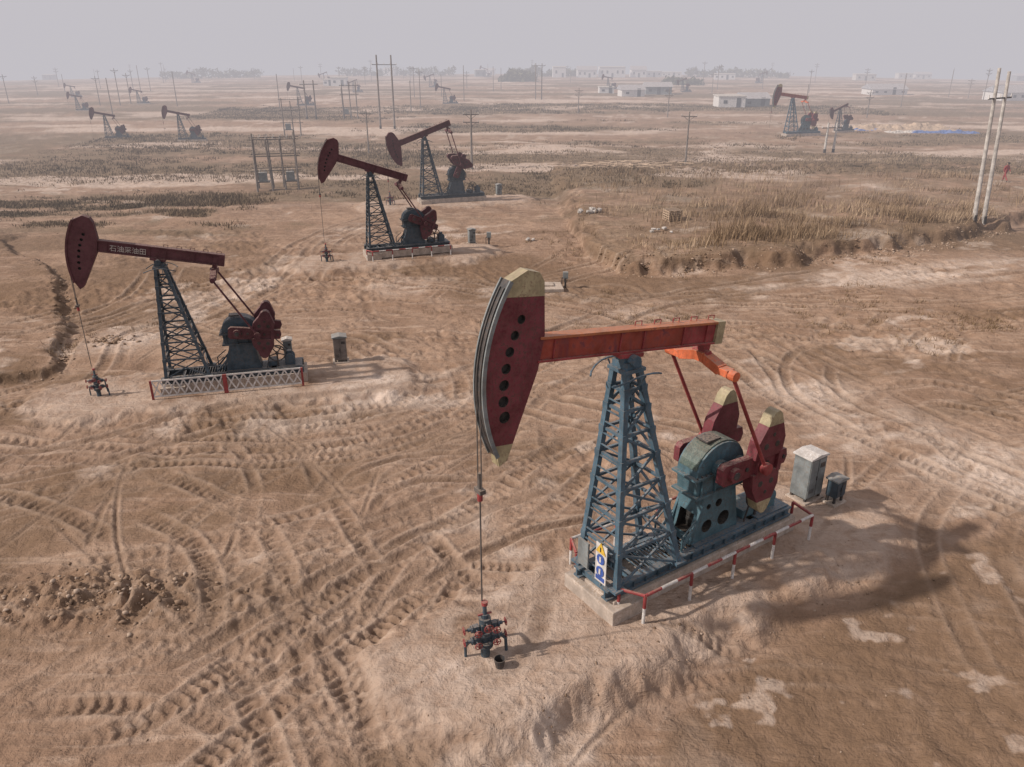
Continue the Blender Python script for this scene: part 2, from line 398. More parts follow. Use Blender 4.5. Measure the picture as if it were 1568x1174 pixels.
    for sg in(-1,1):
        b=MB();tt=sorted((sg*.66,sg*.86));b.prism([cr(*q) for q in((-.42,-.2),(-.3,-.3),(.3,-.3),(2.05,-.22),(2.12,0),(2.05,.22),(.3,.3),(-.3,.3),(-.42,.2))],*tt,0)
        b.cyl((7.0,sg*.6,2.9),(7.0,sg*.98,2.9),.2,n=16,m=0)
        tw=sorted((sg*.62,sg*.95));g2=1.0 if near else .82
        for s2 in(-1,1):
            W1=[(.68,.225),(1.74,.225),(1.78,.7*g2),(1.62,1.12*g2),(1.02,1.12*g2),(.76,.7*g2)];W2=[(1.02,1.12*g2),(1.62,1.12*g2),(1.5,1.42*g2),(1.38,1.52*g2),(1.25,1.5*g2),(1.12,1.38*g2)]
            b.prism([cr(x,y*s2) for x,y in W1],*tw,0);b.prism([cr(x,y*s2) for x,y in W2],*tw,1)
            for x,y in((1.05,.55),(1.48,.55)):
                c=cr(x,y*s2*g2);b.cyl((c[0],sg*.94,c[1]),(c[0],sg*.958,c[1]),.09,n=14,m=2)
            c=cr(1.3,.85*s2*g2);b.cyl((c[0],sg*.94,c[1]),(c[0],sg*.958,c[1]),.06,n=10,m=2)
        for x in(.9,1.7):
            c=cr(x,.0);b.box((c[0],sg*.9,c[1]),(.16,.12,.62),0,Matrix.Rotation(-ph,3,'Y'))
        for x in(.2,.5,1.3,1.95):
            c=cr(x,.0);b.cyl((c[0],sg*.85,c[1]),(c[0],sg*.9,c[1]),.06,n=8,m=2)
        b.obj('crank_and_counterweight',[M_red if near else RD,M_cream if near else RD,M_black],root,bv*2)
    # pitmans + equalizer
    b=MB();pin=(7.0+rp*math.cos(ph),2.9+rp*math.sin(ph))
    for sg in(-1,1):
        b.cyl((pin[0],sg*.8,pin[1]),(pin[0],sg*1.14,pin[1]),.11,n=12,m=1)
        b.cyl((E[0],sg*1.02,E[1]-.02),(pin[0],sg*1.08,pin[1]),.05,n=10,m=1);b.cyl((pin[0],sg*1.02,pin[1]),(pin[0],sg*1.18,pin[1]),.17,n=14,m=1)
        b.cyl((E[0],sg*.9,E[1]),(E[0],sg*1.14,E[1]),.13,n=12,m=0)
        b.prism([(E[0]-.15,E[1]-.05),(E[0]+.15,E[1]-.05),(E[0]+.13,E[1]+.12),(E[0]-.13,E[1]+.12)],*sorted((sg*.62,sg*.95)),0)
        b.bar((E[0],sg*.66,E[1]+.03),(E[0],sg*.1,E[1]+.2),.24,.28,0)
    b.box((E[0],0,E[1]+.2),(.32,.34,.24),0);rr=bp(-2.55,0)
    b.bar((E[0],0,E[1]+.2),(rr[0],0,rr[1]),.22,.22,1);b.cyl((E[0],-.25,E[1]+.28),(E[0],.25,E[1]+.28),.09,m=1)
    b.obj('equalizer_and_pitmans',[M_orange if near else RD,M_redl if near else RD],root,bv)
    # motor, pulley, belts
    b=MB();b.cyl((9.35,-.38,1.15),(9.35,.2,1.15),.25,n=18,m=0);b.box((9.35,-.1,.9),(.5,.5,.2),0);b.box((9.35,-.1,1.45),(.22,.25,.14),0)
    for t in np.arange(-.33,.18,.06): b.ring((9.35,t,1.15),(0,1,0),.255,.012,0,16,4)
    b.cyl((9.35,.2,1.15),(9.35,.5,1.15),.09,m=1)
    b.wheel((7.85,.62,2.5),(0,1,0),.5,.05,1,6)
    for t in(.56,.62,.68):
        b.bar((7.78,t,3.0),(9.3,t,1.25),.02,.03,1);b.bar((7.9,t,2.0),(9.38,t,1.05),.02,.03,1)
    b.wheel((8.75,-.35,1.5),(0,1,0),.42,.035,1,5);b.bar((8.75,-.35,.8),(8.75,-.35,1.5),.08,.08,1)
    b.box((8.5,.0,.95),(.5,.7,.25),0);b.bar((8.2,-.45,.8),(8.5,-.45,1.9),.04,.04,1)
    b.obj('motor_and_belt_drive',[TL,M_dark],root,bv)
    return root

def rail_run(b,pts,h=.82,r=.042,flip=0):
    for i,p in enumerate(pts):
        z=p[2];b.cyl((p[0],p[1],z-.25),(p[0],p[1],z+h*.55),r,n=10,m=1);b.cyl((p[0],p[1],z+h*.55),(p[0],p[1],z+h),r*1.03,n=10,m=0)
    for i,(p,q) in enumerate(zip(pts[:-1],pts[1:])):
        a=Vector((p[0],p[1],p[2]+h));c=Vector((q[0],q[1],q[2]+h))
        L=(c-a).length;n=3 if L>1 else 1
        for k in range(n):
            b.cyl(a.lerp(c,k/n),a.lerp(c,(k+1)/n),r,n=10,m=(k+i+flip+1)%2 if n>1 else 0)
def jackrails(root,near_t,far_t,s0,s1,far=True):
    loc=root.location;a=root.rotation_euler.z;sc_=root.scale.x
    def zz(s,t):
        x=loc.x+sc_*(s*math.cos(a)-t*math.sin(a));y=loc.y+sc_*(s*math.sin(a)+t*math.cos(a))
        return (s,t,(gz(x,y)-loc.z)/sc_)
    b=MB();ss=np.linspace(s0,s1,5)
    rail_run(b,[zz(s0-.35,near_t+.55)]+[zz(s,near_t) for s in ss]+[zz(s1+.1,near_t+.75)])
    b.obj('safety_railing',[M_redl,M_white],root)
    if far:
        b=MB();rail_run(b,[zz(s0-.3,far_t-.6)]+[zz(s,far_t) for s in ss]+[zz(s1+.1,far_t-.7)],flip=1);b.obj('safety_railing_far_side',[M_redl,M_white],root)

def wellhead(loc,ang,s=1):
    root=empty('wellhead_tree',loc,ang,s);b=MB()
    b.cyl((0,0,-.1),(0,0,.35),.11,n=14,m=0)
    for z,r in((.3,.19),(.37,.19),(.62,.16),(.68,.16),(.98,.14),(1.04,.14)): b.cyl((0,0,z),(0,0,z+.05),r,n=16,m=0)
    b.cyl((0,0,.35),(0,0,1.2),.085,n=12,m=0);b.cyl((0,0,1.2),(0,0,1.45),.05,n=12,m=0);b.cyl((0,0,1.45),(0,0,1.54),.075,n=12,m=1)
    b.box((0,0,.84),(.22,.22,.2),0)
    for sx,z in((1,.5),(-1,.5),(1,.84),(-1,.84)):
        b.cyl((0,0,z),(sx*.42,0,z),.045,n=10,m=0);b.cyl((sx*.3,0,z),(sx*.34,0,z),.09,n=12,m=0)
        b.box((sx*.22,0,z),(.13,.13,.16),0);b.wheel((sx*.22,-.22,z),(0,1,0),.085,.012,1,4);b.cyl((sx*.22,-.22,z),(sx*.22,0,z),.018,n=6,m=0)
        b.wheel((sx*.5,0,z),(1,0,0),.09,.012,1,4);b.cyl((sx*.42,0,z),(sx*.5,0,z),.018,n=6,m=0)
    b.cyl((0,.0,.84),(0,.38,.84),.045,n=8,m=0);b.wheel((0,-.3,1.0),(0,1,0),.1,.013,1,4);b.cyl((0,-.3,1.0),(0,0,1.0),.022,n=6,m=0)
    b.tube([(.38,0,.5),(.5,0,.35),(.52,0,-.1)],.04,0,8);b.tube([(-.38,0,.5),(-.45,.1,.3),(-.45,.1,-.1)],.035,0,8)
    b.tube([(0,.38,.84),(.25,.5,.6),(.3,.5,-.1)],.04,0,8);b.cyl((-.16,0,1.2),(.16,0,1.2),.028,n=8,m=1)
    b.obj('valves_and_pipes',[M_dblue,M_redl],root);return root

def cabinet(name,loc,w,d,h,rz,legs=.15,mat=None,top=None):
    root=empty(name,loc,rz);b=MB();mat=mat or M_grey
    b.box((0,0,legs+h/2),(w,d,h),0);b.box((0,0,legs+h+.03),(w+.1,d+.1,.05),1);b.prism([(-w/2-.05,legs+h+.055),(w/2+.05,legs+h+.055),(0,legs+h+.12)],-d/2-.05,d/2+.05,1)
    b.box((-w/4,-d/2-.012,legs+h/2),(w/2-.04,.02,h-.1),0);b.box((w/4,-d/2-.012,legs+h/2),(w/2-.04,.02,h-.1),0)
    b.box((-.03,-d/2-.035,legs+h/2),(.025,.03,.14),2);b.box((w/4,-d/2-.026,legs+h*.8),(w*.3,.01,h*.12),2)
    for k in range(4): b.box((-w/4,-d/2-.026,legs+h*.15+k*.04),(w*.3,.01,.015),2)
    for x in(-1,1):
        for y in(-1,1): b.box((x*(w/2-.05),y*(d/2-.05),legs/2-.1),(.07,.07,legs+.2),2)
    b.box((0,0,.0),(w+.15,d+.15,.1),3)
    b.obj('cabinet_body',[mat,top or M_white,M_dark,M_conc],root,.008);return root

# ---- main jacks
J1=pumpjack((-.68+.08*.83,14.65+.08*.56,0),math.radians(34),1,7.6,near=True)
jackrails(J1,-1.3,1.6,3.75,10.1)
b=MB()
b.box((3.12,-.35,1.42),(.02,.40,1.1),0);
for z in(1.2,1.55): b.cyl((3.10,-.35,z),(3.09,-.35,z),.14,n=20,m=2);b.box((3.085,-.35,z),(.012,.06,.15),0)
b.box((3.105,-.35,.99),(.012,.32,.12),2)
b.add([(3.10,-.53,1.73),(3.10,-.17,1.73),(3.10,-.35,2.03),(3.085,-.53,1.73),(3.085,-.17,1.73),(3.085,-.35,2.03)],[(0,1,2),(3,5,4),(0,3,4,1),(1,4,5,2),(2,5,3,0)],1)
b.box((3.078,-.35,1.84),(.01,.03,.12),3)
b.bar((3.14,-.35,.75),(3.14,-.35,2.0),.04,.04,4);b.box((3.2,.42,1.25),(.05,.4,.75),4)
b.obj('warning_sign_board',[M_white,M_yel,M_sblue,M_black,M_grey],J1)
wellhead((-.62,14.62,-.03),math.radians(20),1)
b=MB();b.cyl((0,0,0),(0,0,.22),.1,.13,n=16,caps=False);b.cyl((0,0,0),(0,0,.02),.1,n=16);b.ring((0,0,.22),(0,0,1),.13,.01)
o=b.obj('oil_bucket',[M_dark]);o.location=(-.28,14.25,-.03)

J2=pumpjack((-16.5,29.25,0),math.radians(14),.8,11)
wellhead((-16.5,29.22,-.03),math.radians(10),.75)
b=MB()
for (s0,s1) in((2.7,6.1),(6.2,9.9)):
    for s in(s0,s1): b.box((s,-1.25,.45),(.1,.09,1.0),0)
    b.box(((s0+s1)/2,-1.25,.92),(s1-s0-.1,.06,.07),1);b.box(((s0+s1)/2,-1.25,.1),(s1-s0-.1,.06,.07),1)
    n=9;w=(s1-s0-.1)/n
    for k in range(n):
        a=s0+.05+k*w;b.bar((a,-1.235,.14),(a+w,-1.235,.9),.07,.02,1);b.bar((a,-1.265,.9),(a+w,-1.265,.14),.07,.02,1)
b.obj('lattice_guard_fence',[M_redl,M_white],J2)
def beamtext(root,tilt,body,d,size):
    cu=bpy.data.curves.new('lettering','FONT');cu.body=body;cu.size=size;cu.extrude=.004
    o=bpy.data.objects.new('beam_lettering',cu);sc.collection.objects.link(o);cu.materials.append(M_pole);o.parent=root
    th=math.radians(tilt);x=3.86-(d*math.cos(th)-.14*math.sin(th));z=6.7+d*math.sin(th)+.14*math.cos(th)
    o.location=(x,-.15,z);o.rotation_euler=(math.radians(90),th,0)
beamtext(J2,11,'石油采油田',2.1,.32)
J3=pumpjack((-11.75,49.9,-.02),math.radians(20),.8,19);jackrails(J3,-1.4,1.6,3.4,9.8,False)
wellhead((-11.75,49.85,-.1),math.radians(10),.75)
J4=pumpjack((-10.3,68.4,-.2),math.radians(19),.82,-19)
wellhead((-10.3,68.35,-.2),math.radians(10),.75)

def copyjack(src,loc,ang,s):
    r=empty('oil_pumpjack',loc,ang,s)
    for c in src.children:
        if c.name.startswith(('safety','lattice','warning','beam_let')): continue
        o=bpy.data.objects.new(c.name,c.data);sc.collection.objects.link(o);o.parent=r;o.location=c.location;o.rotation_euler=c.rotation_euler
    return r
far=[(J2,-60.5,120.8,8,.50),(J2,-48.5,117,5,.54),(J2,-48.5,184,10,.56),(J2,-17,189,8,.5),(J4,-28,272,12,.5),
     (J1,37.5,122,12,.80),(J4,48.2,128,25,.52),(J4,46,239,20,.48),(J2,-90,172,5,.42),(J2,-87,194,0,.42),(J2,27,258,10,.5),(J4,-46,239,15,.42),
     (J2,-118,225,14,.4),(J4,-70,310,10,.5),(J2,95,320,200,.5),(J3,-15,400,5,.55),(J3,-125,330,5,.5)]
for s,x,y,a,k in far: copyjack(s,(x,y,gz(x,y)),math.radians(a),k)

# ---- cabinets and small site kit
cabinet('control_cabinet',(9.15,21.6,gz(9.15,21.6)),.75,.6,1.35,math.radians(34))
cabinet('junction_box',(9.95,21.3,gz(9.95,21.3)),.45,.35,.55,math.radians(34),.25,M_dblue,M_grey)
cabinet('control_cabinet',(-7.55,32.9,gz(-7.55,32.9)),.55,.45,1.0,math.radians(14),.15,M_opole,M_grey)
cabinet('control_cabinet',(-9.6,32.1,gz(-9.6,32.1)),.35,.3,.8,math.radians(14),.5,M_grey,M_pole)
cabinet('control_cabinet',(-2.8,55.1,gz(-2.8,55.1)),.45,.4,.85,math.radians(20),.1,M_grey,M_grey)
cabinet('control_cabinet',(-1.2,73.5,gz(-1.2,73.5)),.45,.4,.8,math.radians(20),.1,M_grey,M_grey)
def valvepost(x,y):
    b=MB();b.cyl((0,0,-.2),(0,0,.55),.06);b.box((0,0,.75),(.3,.22,.38),1);b.bar((-.2,0,-.2),(-.2,0,.6),.05,.05);b.bar((-.2,0,.6),(0,0,.6),.05,.05);b.wheel((.0,-.2,.5),(0,1,0),.1,.015)
    o=b.obj('pipeline_valve_post',[M_dark,M_grey]);o.location=(x,y,gz(x,y))
valvepost(3.1,45.1);valvepost(-1.6,54.9)
b=MB();b.box((0,0,.05),(2.0,1.3,.3));b.box((.1,.1,.24),(.8,.6,.1));o=b.obj('concrete_slab',[M_conc],None,.03);o.location=(1.9,44.6,gz(1.9,44.6));o.rotation_euler=(.03,.02,.1)
b=MB()
for k in range(5):
    for i in range(4): b.box((0,-.45+i*.3,.1+k*.17),(1.1,.12,.05))
    for i in(-.5,0,.5): b.box((i,0,.03+k*.17),(.08,1.05,.09))
o=b.obj('stacked_wooden_pallets',[M_wood]);o.location=(11.9,59.6,gz(11.9,59.6));o.rotation_euler=(0,0,.3)
b=MB()
for i in range(150):
    x,y=rng.normal(0,2.4),rng.normal(0,1.1)
    a=rng.normal(-.2,.7);L=rng.uniform(.8,2.4);z=rng.uniform(.03,.3)
    b.cyl((x-math.cos(a)*L/2,y-math.sin(a)*L/2,z),(x+math.cos(a)*L/2,y+math.sin(a)*L/2,z+rng.uniform(-.1,.2)),.05,n=5)
o=b.obj('scattered_timber_pile',[M_wood]);o.location=(11.5,88,gz(11.5,88))

# ---- poles
def pole(x,y,h,arms=1,r=.14,mat=None):
    b=MB();b.cyl((0,0,-.5),(0,0,h),r,r*.62,n=10,m=0)
    for k in range(arms):
        z=h-.5-k*.8;b.box((0,0,z),(1.7,.08,.08),1)
        for i in(-.8,0,.8): b.cyl((i,0,z+.04),(i,0,z+.26),.045,.03,n=8,m=2)
        b.bar((-.6,0,z),(0,0,z-.5),.04,.04,1);b.bar((.6,0,z),(0,0,z-.5),.04,.04,1)
    o=b.obj('power_pole',[mat or M_opole,M_dark,M_pole]);o.location=(x,y,gz(x,y));o.rotation_euler=(0,0,random.uniform(-.3,.3));return o
def hframe(name,x0,y0,x1,y1,h,armz,mat=None,lean=0):
    root=empty(name,(0,0,0));b=MB()
    for x,y in((x0,y0),(x1,y1)):
        z=gz(x,y);b.cyl((x,y,z-.5),(x+lean,y,z+h),.165,.11,n=12,m=0);b.cyl((x,y,z-.1),(x+lean*.04,y,z+.45),.178,.175,n=12,m=1,caps=False)
    d=Vector((x1-x0,y1-y0,0)).normalized();z=gz(x0,y0)
    for k in armz:
        lx=Vector((lean*k/h,0,0));p=Vector((x0,y0,z+k))-d*.8+lx;q=Vector((x1,y1,z+k))+d*.8+lx;b.bar(p,q,.1,.1,1)
        for t in(0,.25,.5,.75,1):
            c=p.lerp(q,t);b.cyl(c,c+Vector((0,0,.28)),.06,.03,n=8,m=2)
    b.obj('poles_and_crossarms',[mat or M_pole,M_dark,M_white],root)
hframe('power_pole_pair',34.4,59.6,35.6,60.4,10.6,[8.6],lean=-.7)
hframe('power_pole_pair',-20.8,132.7,-18.5,132.2,10.8,[9.4],M_opole)
hframe('power_pole_pair',39.4,104.5,40.6,104.8,3.6,[3.0])
hframe('power_pole_pair',-36.5,150,-35,150.6,6.5,[5.8],M_opole)
pole(-4.4,90.1,6.2,2);pole(19.5,92.7,5.6,1,.11);pole(-18,104.1,5.2,1,.1);pole(5.7,206.6,8.2,1);pole(7.2,207,8.2,1)
for i in range(60):
    y=rng.uniform(150,430);x=rng.uniform(-.66,.66)*(y*.92+5)
    if rng.random()<.35: x=-abs(x)*.8
    pole(x,y,rng.uniform(4.5,8),int(rng.integers(0,3)),.11)
def substation(x,y,ang,n=4,rows=2,h=5.6,sp=1.25):
    root=empty('transformer_pole_frame',(x,y,gz(x,y)),ang);b=MB()
    for j in range(rows):
        for i in range(n): b.cyl((i*sp+rng.normal(0,.1),j*1.7,-.6),(i*sp+rng.normal(0,.06),j*1.7,h-rng.uniform(0,1.3)),.1,.07,n=9,m=0)
        for z in(h-.9,h-2.4,1.9): b.bar((-.4,j*1.7,z),((n-1)*sp+.4,j*1.7,z),.06,.06,1)
        for i in range(n*2): b.cyl((i*sp/2,j*1.7,h-.86),(i*sp/2,j*1.7,h-.6),.04,.03,n=7,m=3)
    for i in range(n): b.bar((i*sp,0,h-1.2),(i*sp,1.7*(rows-1),h-1.2),.06,.06,1)
    for i in range(0,n-1,2):
        b.box((i*sp+.6,.5,1.3),(.75,.6,.8),2);b.cyl((i*sp+.4,.5,1.7),(i*sp+.4,.5,1.95),.05,m=3);b.cyl((i*sp+.8,.5,1.7),(i*sp+.8,.5,1.95),.05,m=3)
        b.box((i*sp+.6,.5,.85),(1.2,.9,.08),1)
    b.obj('frame_and_transformers',[M_opole,M_dark,M_grey,M_pole],root)
substation(-23.9,76.4,math.radians(12));substation(-33.5,123,math.radians(8),3,1,6);substation(-30,150,math.radians(8),3,2,6.5)

# ---- buildings
def building(x,y,w,d,h,rz=0,gable=False,name='white_site_building',wall=None):
    root=empty(name,(x,y,gz(x,y)),rz)
    b=MB();b.box((0,0,h/2-.3),(w,d,h+.6),0)
    if gable: b.add([(-w/2-.3,-d/2-.3,h),(w/2+.3,-d/2-.3,h),(w/2+.3,d/2+.3,h),(-w/2-.3,d/2+.3,h),(-w/2-.3,0,h+d*.22),(w/2+.3,0,h+d*.22)],[(0,1,5,4),(2,3,4,5),(0,4,3),(1,2,5),(0,3,2,1)],1)
    else: b.box((0,0,h+.1),(w+.3,d+.3,.2),1)
    b.obj('walls_and_roof',[wall or M_white,M_roof if gable else M_pole],root)
    b=MB();n=max(2,int(w/2.2))
    for i in range(n):
        xx=-w/2+(i+.5)*w/n
        if i==n//2: b.box((xx,-d/2-.02,1.0),(.9,.06,2.0),0)
        else: b.box((xx,-d/2-.02,h*.55),(.8,.06,h*.3),0)
    b.obj('windows_and_door',[M_glass],root)
building(46.3,181,5.6,5,2.2);building(52,184,6,5,1.8,.1,True,wall=M_grey)
building(31,222,6,5,1.7,.1,True);building(39.5,232,7,5,2.0,0,True,wall=M_grey);building(26,236,4,4,1.6)
building(-57.8,287,5,4,2.6);building(-62,290,3,4,1.9)
for i,(x,y,w) in enumerate(((35,404,9),(47,406,12),(60,410,7),(22,402,6))): building(x,y,w,7,4.5 if i%2 else 3.5,0,i%2==0)
building(103,236,10,6,1.5,.1,True);building(128,214,16,7,2.0,.15,True);building(145,222,10,6,1.8,.15)
for i in range(14):
    y=rng.uniform(360,500);x=rng.uniform(-.66,.66)*y;building(x,y,rng.uniform(4,10),5,rng.uniform(1.8,3.0),rng.uniform(-.2,.2),rng.random()<.5,wall=random.choice([M_white,M_grey,M_pole]))
def heap(name,x,y,L,Wd,hh,mat,seed,rz=0):
    n,m=60,24;X,Y=np.meshgrid(np.linspace(-1,1,n),np.linspace(-1,1,m))
    Z=hh*np.clip(1-np.maximum(np.abs(X)**4,Y**2),0,1)*(.75+.6*fbm(X*8,Y*2,seed,4))-.15
    vs=np.stack([X.ravel()*L/2,Y.ravel()*Wd/2,Z.ravel()],1);fs=[(j*n+i,j*n+i+1,(j+1)*n+i+1,(j+1)*n+i) for j in range(m-1) for i in range(n-1)]
    me=bpy.data.meshes.new(name);me.from_pydata(vs.tolist(),[],fs);me.materials.append(mat)
    o=bpy.data.objects.new(name,me);sc.collection.objects.link(o);o.location=(x,y,gz(x,y));o.rotation_euler=(0,0,rz);return o
heap('blue_tarpaulin',66,128,12,1.8,.65,M_tarp,1);heap('blue_tarpaulin',56,132,9,1.8,.5,M_tarp,7);heap('sand_heap',62,133.5,17,4.5,1.1,M_wood,2);heap('sand_heap',60,128.5,6,2.5,.5,M_pole,3)
def bags(x,y,s,n):
    b=MB()
    for i in range(n):
        b.box((rng.normal(0,.5),rng.normal(0,.3),.12+rng.uniform(0,.25)),(rng.uniform(.25,.55),rng.uniform(.2,.45),.2),0,Matrix.Rotation(rng.uniform(0,3),3,'Z')@Matrix.Rotation(rng.uniform(-.5,.5),3,'X'))
    o=b.obj('concrete_rubble',[M_pole],None,.05);o.location=(x,y,gz(x,y));o.scale=(s,s,s)
bags(6.1,62.5,1.0,9);bags(1.2,56.5,.6,4);bags(10.5,56,.7,5)

# ---- person walking, red work suit
def person(x,y,rz):
    root=empty('walking_worker',(x,y,gz(x,y)),rz)
    def skin(name,V,Ed,Rr,mat):
        me=bpy.data.meshes.new(name);me.from_pydata(V,Ed,[]);o=bpy.data.objects.new(name,me);sc.collection.objects.link(o);o.parent=root
        md=o.modifiers.new('s','SKIN')
        for v,r in zip(me.skin_vertices[0].data,Rr): v.radius=(r,r)
        me.skin_vertices[0].data[0].use_root=True
        o.modifiers.new('u','SUBSURF').levels=2;o.modifiers['u'].render_levels=2;me.materials.append(mat);return o
    V=[(0,0,.92),(0,.0,1.12),(0,.02,1.38),(0,.03,1.5),(-.19,.02,1.42),(.19,.02,1.42),(-.24,.08,1.15),(.24,-.06,1.15),(-.22,.26,.95),(.22,-.02,.9),
       (-.1,0,.88),(.1,0,.88),(-.11,-.2,.5),(.11,.14,.5),(-.11,-.22,.1),(.11,.42,.14)]
    Ed=[(0,1),(1,2),(2,3),(2,4),(2,5),(4,6),(6,8),(5,7),(7,9),(0,10),(0,11),(10,12),(12,14),(11,13),(13,15)]
    skin('red_work_suit',V,Ed,[.15,.14,.16,.07,.085,.085,.06,.06,.045,.045,.1,.1,.075,.075,.055,.055],M_redl)
    skm=paint('skin_tone',(.42,.25,.17),(.35,.2,.15),.1);hm=paint('black_hair',(.02,.018,.016),(.02,.02,.02),.1)
    skin('head',[(0,.03,1.5),(0,.03,1.58),(0,.04,1.66),(0,.05,1.72),(0,-.055,1.63)],[(0,1),(1,2),(2,3),(2,4)],[.05,.07,.1,.07,.02],skm)
    skin('hair',[(0,.06,1.68),(0,.05,1.75),(0,.1,1.65)],[(0,1),(0,2)],[.095,.07,.06],hm)
    for sx,p in((-1,(-.22,.26,.95)),(1,(.22,-.02,.9))):
        P=Vector(p);V=[tuple(P),tuple(P+Vector((0,.02,-.08)))];E_=[(0,1)];Rr=[.035,.035]
        for i,dx in enumerate((-.03,-.01,.01,.03)):
            V.append(tuple(P+Vector((dx*.6,.03+dx,-.14))));V.append(tuple(P+Vector((dx*.6,.035+dx,-.18+abs(i-1.5)*.01))));E_+=[(1,len(V)-2),(len(V)-2,len(V)-1)];Rr+=[.01,.009]
        V.append(tuple(P+Vector((-.03*sx,-.03,-.1))));E_.append((0,len(V)-1));Rr.append(.01)
        skin('hand',V,E_,Rr,skm)
    for p,q in(((-.11,-.22,.1),(-.11,-.36,.04)),((.11,.42,.14),(.11,.34,.03))): skin('boot',[p,((p[0]+q[0])/2,(p[1]+q[1])/2,.06),q],[(0,1),(1,2)],[.06,.055,.045],M_black)
person(46.3,76.9,math.radians(200))

# ------------------------------------------------------------ ground sheet
ks=np.concatenate([np.linspace(-5,-.9,30)[:-1],np.linspace(-.9,.9,1150),np.linspace(.9,5,30)[1:]])
ys=np.concatenate([np.linspace(-60,9.5,45)[:-1],np.geomspace(9.5,120,1000)[:-1],np.geomspace(120,700,120),np.linspace(760,3200,12)])
K,Y=np.meshgrid(ks,ys);X=K*(np.maximum(Y,4)+9);X=X.ravel();Y=Y.ravel()
td=rsample(TD,X,Y);tb=rsample(TB,X,Y);pm=padmask(X,Y);bk=bankmask(X,Y);lg=ledgemask(X,Y)
n1=fbm(X/6,Y/6,20,5);n2=fbm(X/1.4,Y/1.4,21,4);n3=fbm(X/45,Y/11,22,5);n4=fbm(X/22,Y/7,23,5)
wet=sstep(0,1.2,X+.8*n2-np.interp(Y,[9,12.5,15,17,20.5],[1.2,2.2,5.2,8.5,14]))*(1-sstep(19,22,Y))*(1-pm)
tfade=1-.55*wet;td=td*tfade;tb=tb*tfade
Z=height(X,Y)-td*.13*(1-pm*.75)+tb*.065*(1-pm)
edge=bk*(1-bk)*4;Z+=edge*.4*fbm(X/.7,Y/.7,77,4)+lg*(1-lg)*.9*fbm(X/.6,Y/.6,78,3)
pe=pm*(1-pm)*4;Z+=pe*.16*fbm(X/.55,Y/.55,81,4)
churn=sstep(-.05,.35,fbm(X/5,Y/4,79,3))*(1-pm)*(Y<60)*(1-wet*.6);Z+=churn*.12*fbm(X/.35+Y/.7,Y/.9-X/1.2,80,4)
scr=fbm(X*.8+Y*.25,(Y-.45*X)*5,84,3);Z+=(1-pm)*(Y<60)*(1-.5*wet)*.03*scr*sstep(-.1,.3,fbm(X/4,Y/4,85,2))
nr,nc=len(ys),len(ks)
me=bpy.data.meshes.new('ground');me.vertices.add(nr*nc);me.vertices.foreach_set('co',np.stack([X,Y,Z],1).astype(np.float32).ravel())
I=(np.arange(nr-1)[:,None]*nc+np.arange(nc-1)[None,:]).ravel()
Q=np.stack([I,I+1,I+nc+1,I+nc],1).astype(np.int32);nf=len(Q)
me.loops.add(nf*4);me.polygons.add(nf);me.loops.foreach_set('vertex_index',Q.ravel())
me.polygons.foreach_set('loop_start',(np.arange(nf)*4).astype(np.int32));me.polygons.foreach_set('loop_total',np.full(nf,4,np.int32))
me.update(calc_edges=True);me.polygons.foreach_set('use_smooth',np.ones(nf,bool))
road=np.exp(-(segdist(X,Y,[(-40,19),(-16.5,23),(-11.4,26.8),(-4.4,29.5),(1,32),(5,38),(12,43.5),(33,50)])/2.0)**2)
road=np.maximum(road,np.exp(-(segdist(X,Y,[(28,14),(19,20),(15,25),(12,31),(8,38),(2,43),(-8,46)])/1.9)**2))
road=np.maximum(road,1.1*np.exp(-(segdist(X,Y,[(-18.8,36),(-16,41),(-14,47),(-13.5,56),(-10,63)])/1.5)**2))
road=np.maximum(road,np.exp(-(segdist(X,Y,[(45,60),(30,78),(27,90),(24,105),(29,112)])/2.4)**2))
road=np.maximum(road,.9*np.exp(-(segdist(X,Y,[(-60,110),(-20,108),(10,112),(60,108)])/1.8)**2))
stk=fbm(X/5+Y/9,Y/.9-X/3,24,4)
light=road*sstep(-.3,.3,n1+.5*n2+.6*stk)+pm*sstep(-.3,.3,n2+.35)*.5
light=np.maximum(light,sstep(.2,.42,n1*.6+n2*.35+.25*stk)*.8)
light=np.maximum(light,np.exp(-(((X+.2)/3.0)**2+((Y-14.4)/1.8)**2))*.85*sstep(-.5,.3,n2))
light=np.maximum(light,np.exp(-((X-16.5)/4)**2-((Y-20.5)/2.6)**2)*.95*sstep(-.3,.3,n2))
light=np.maximum(light,pe*sstep(-.1,.4,n2)*.6)
spots=sstep(.33,.46,fbm(X/1.1,Y/.9,30,4));light=np.where(wet>.2,np.maximum(light*.25,spots*.55),light)
wet=np.maximum(wet,.9*sstep(-.02,.36,fbm(X/9,Y/5,31,4)+.25*stk)*(Y<60)*(1-pm))
wet=np.maximum(wet,np.exp(-(((X+9)/5)**2+((Y-17)/1.6)**2))*.8)
grass=sstep(50,66,Y)*sstep(-.22,.2,n3+.25*n2)*(1-pm)*(1-road*.9)*.9
grass=np.maximum(grass,bk*.5*sstep(-.3,.3,n2+.2))
LBx=fbm(X/7,Y/2.2,34,4)
lband=sstep(60,63,Y+n2)*(1-sstep(72,80,Y))*sstep(20,25,-X+n2*2)*sstep(-.35,.25,LBx)
grass=np.maximum(grass,lband)
grass=grass*(1-.85*sstep(.12,.38,n4))
far_l=sstep(60,80,Y)*sstep(.14,.34,n4)*.85;light=np.maximum(light,far_l)
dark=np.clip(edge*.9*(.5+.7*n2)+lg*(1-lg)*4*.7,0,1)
ca=me.color_attributes.new('masks','FLOAT_COLOR','POINT');ca.data.foreach_set('color',np.stack([light,wet,grass,dark],1).astype(np.float32).ravel())
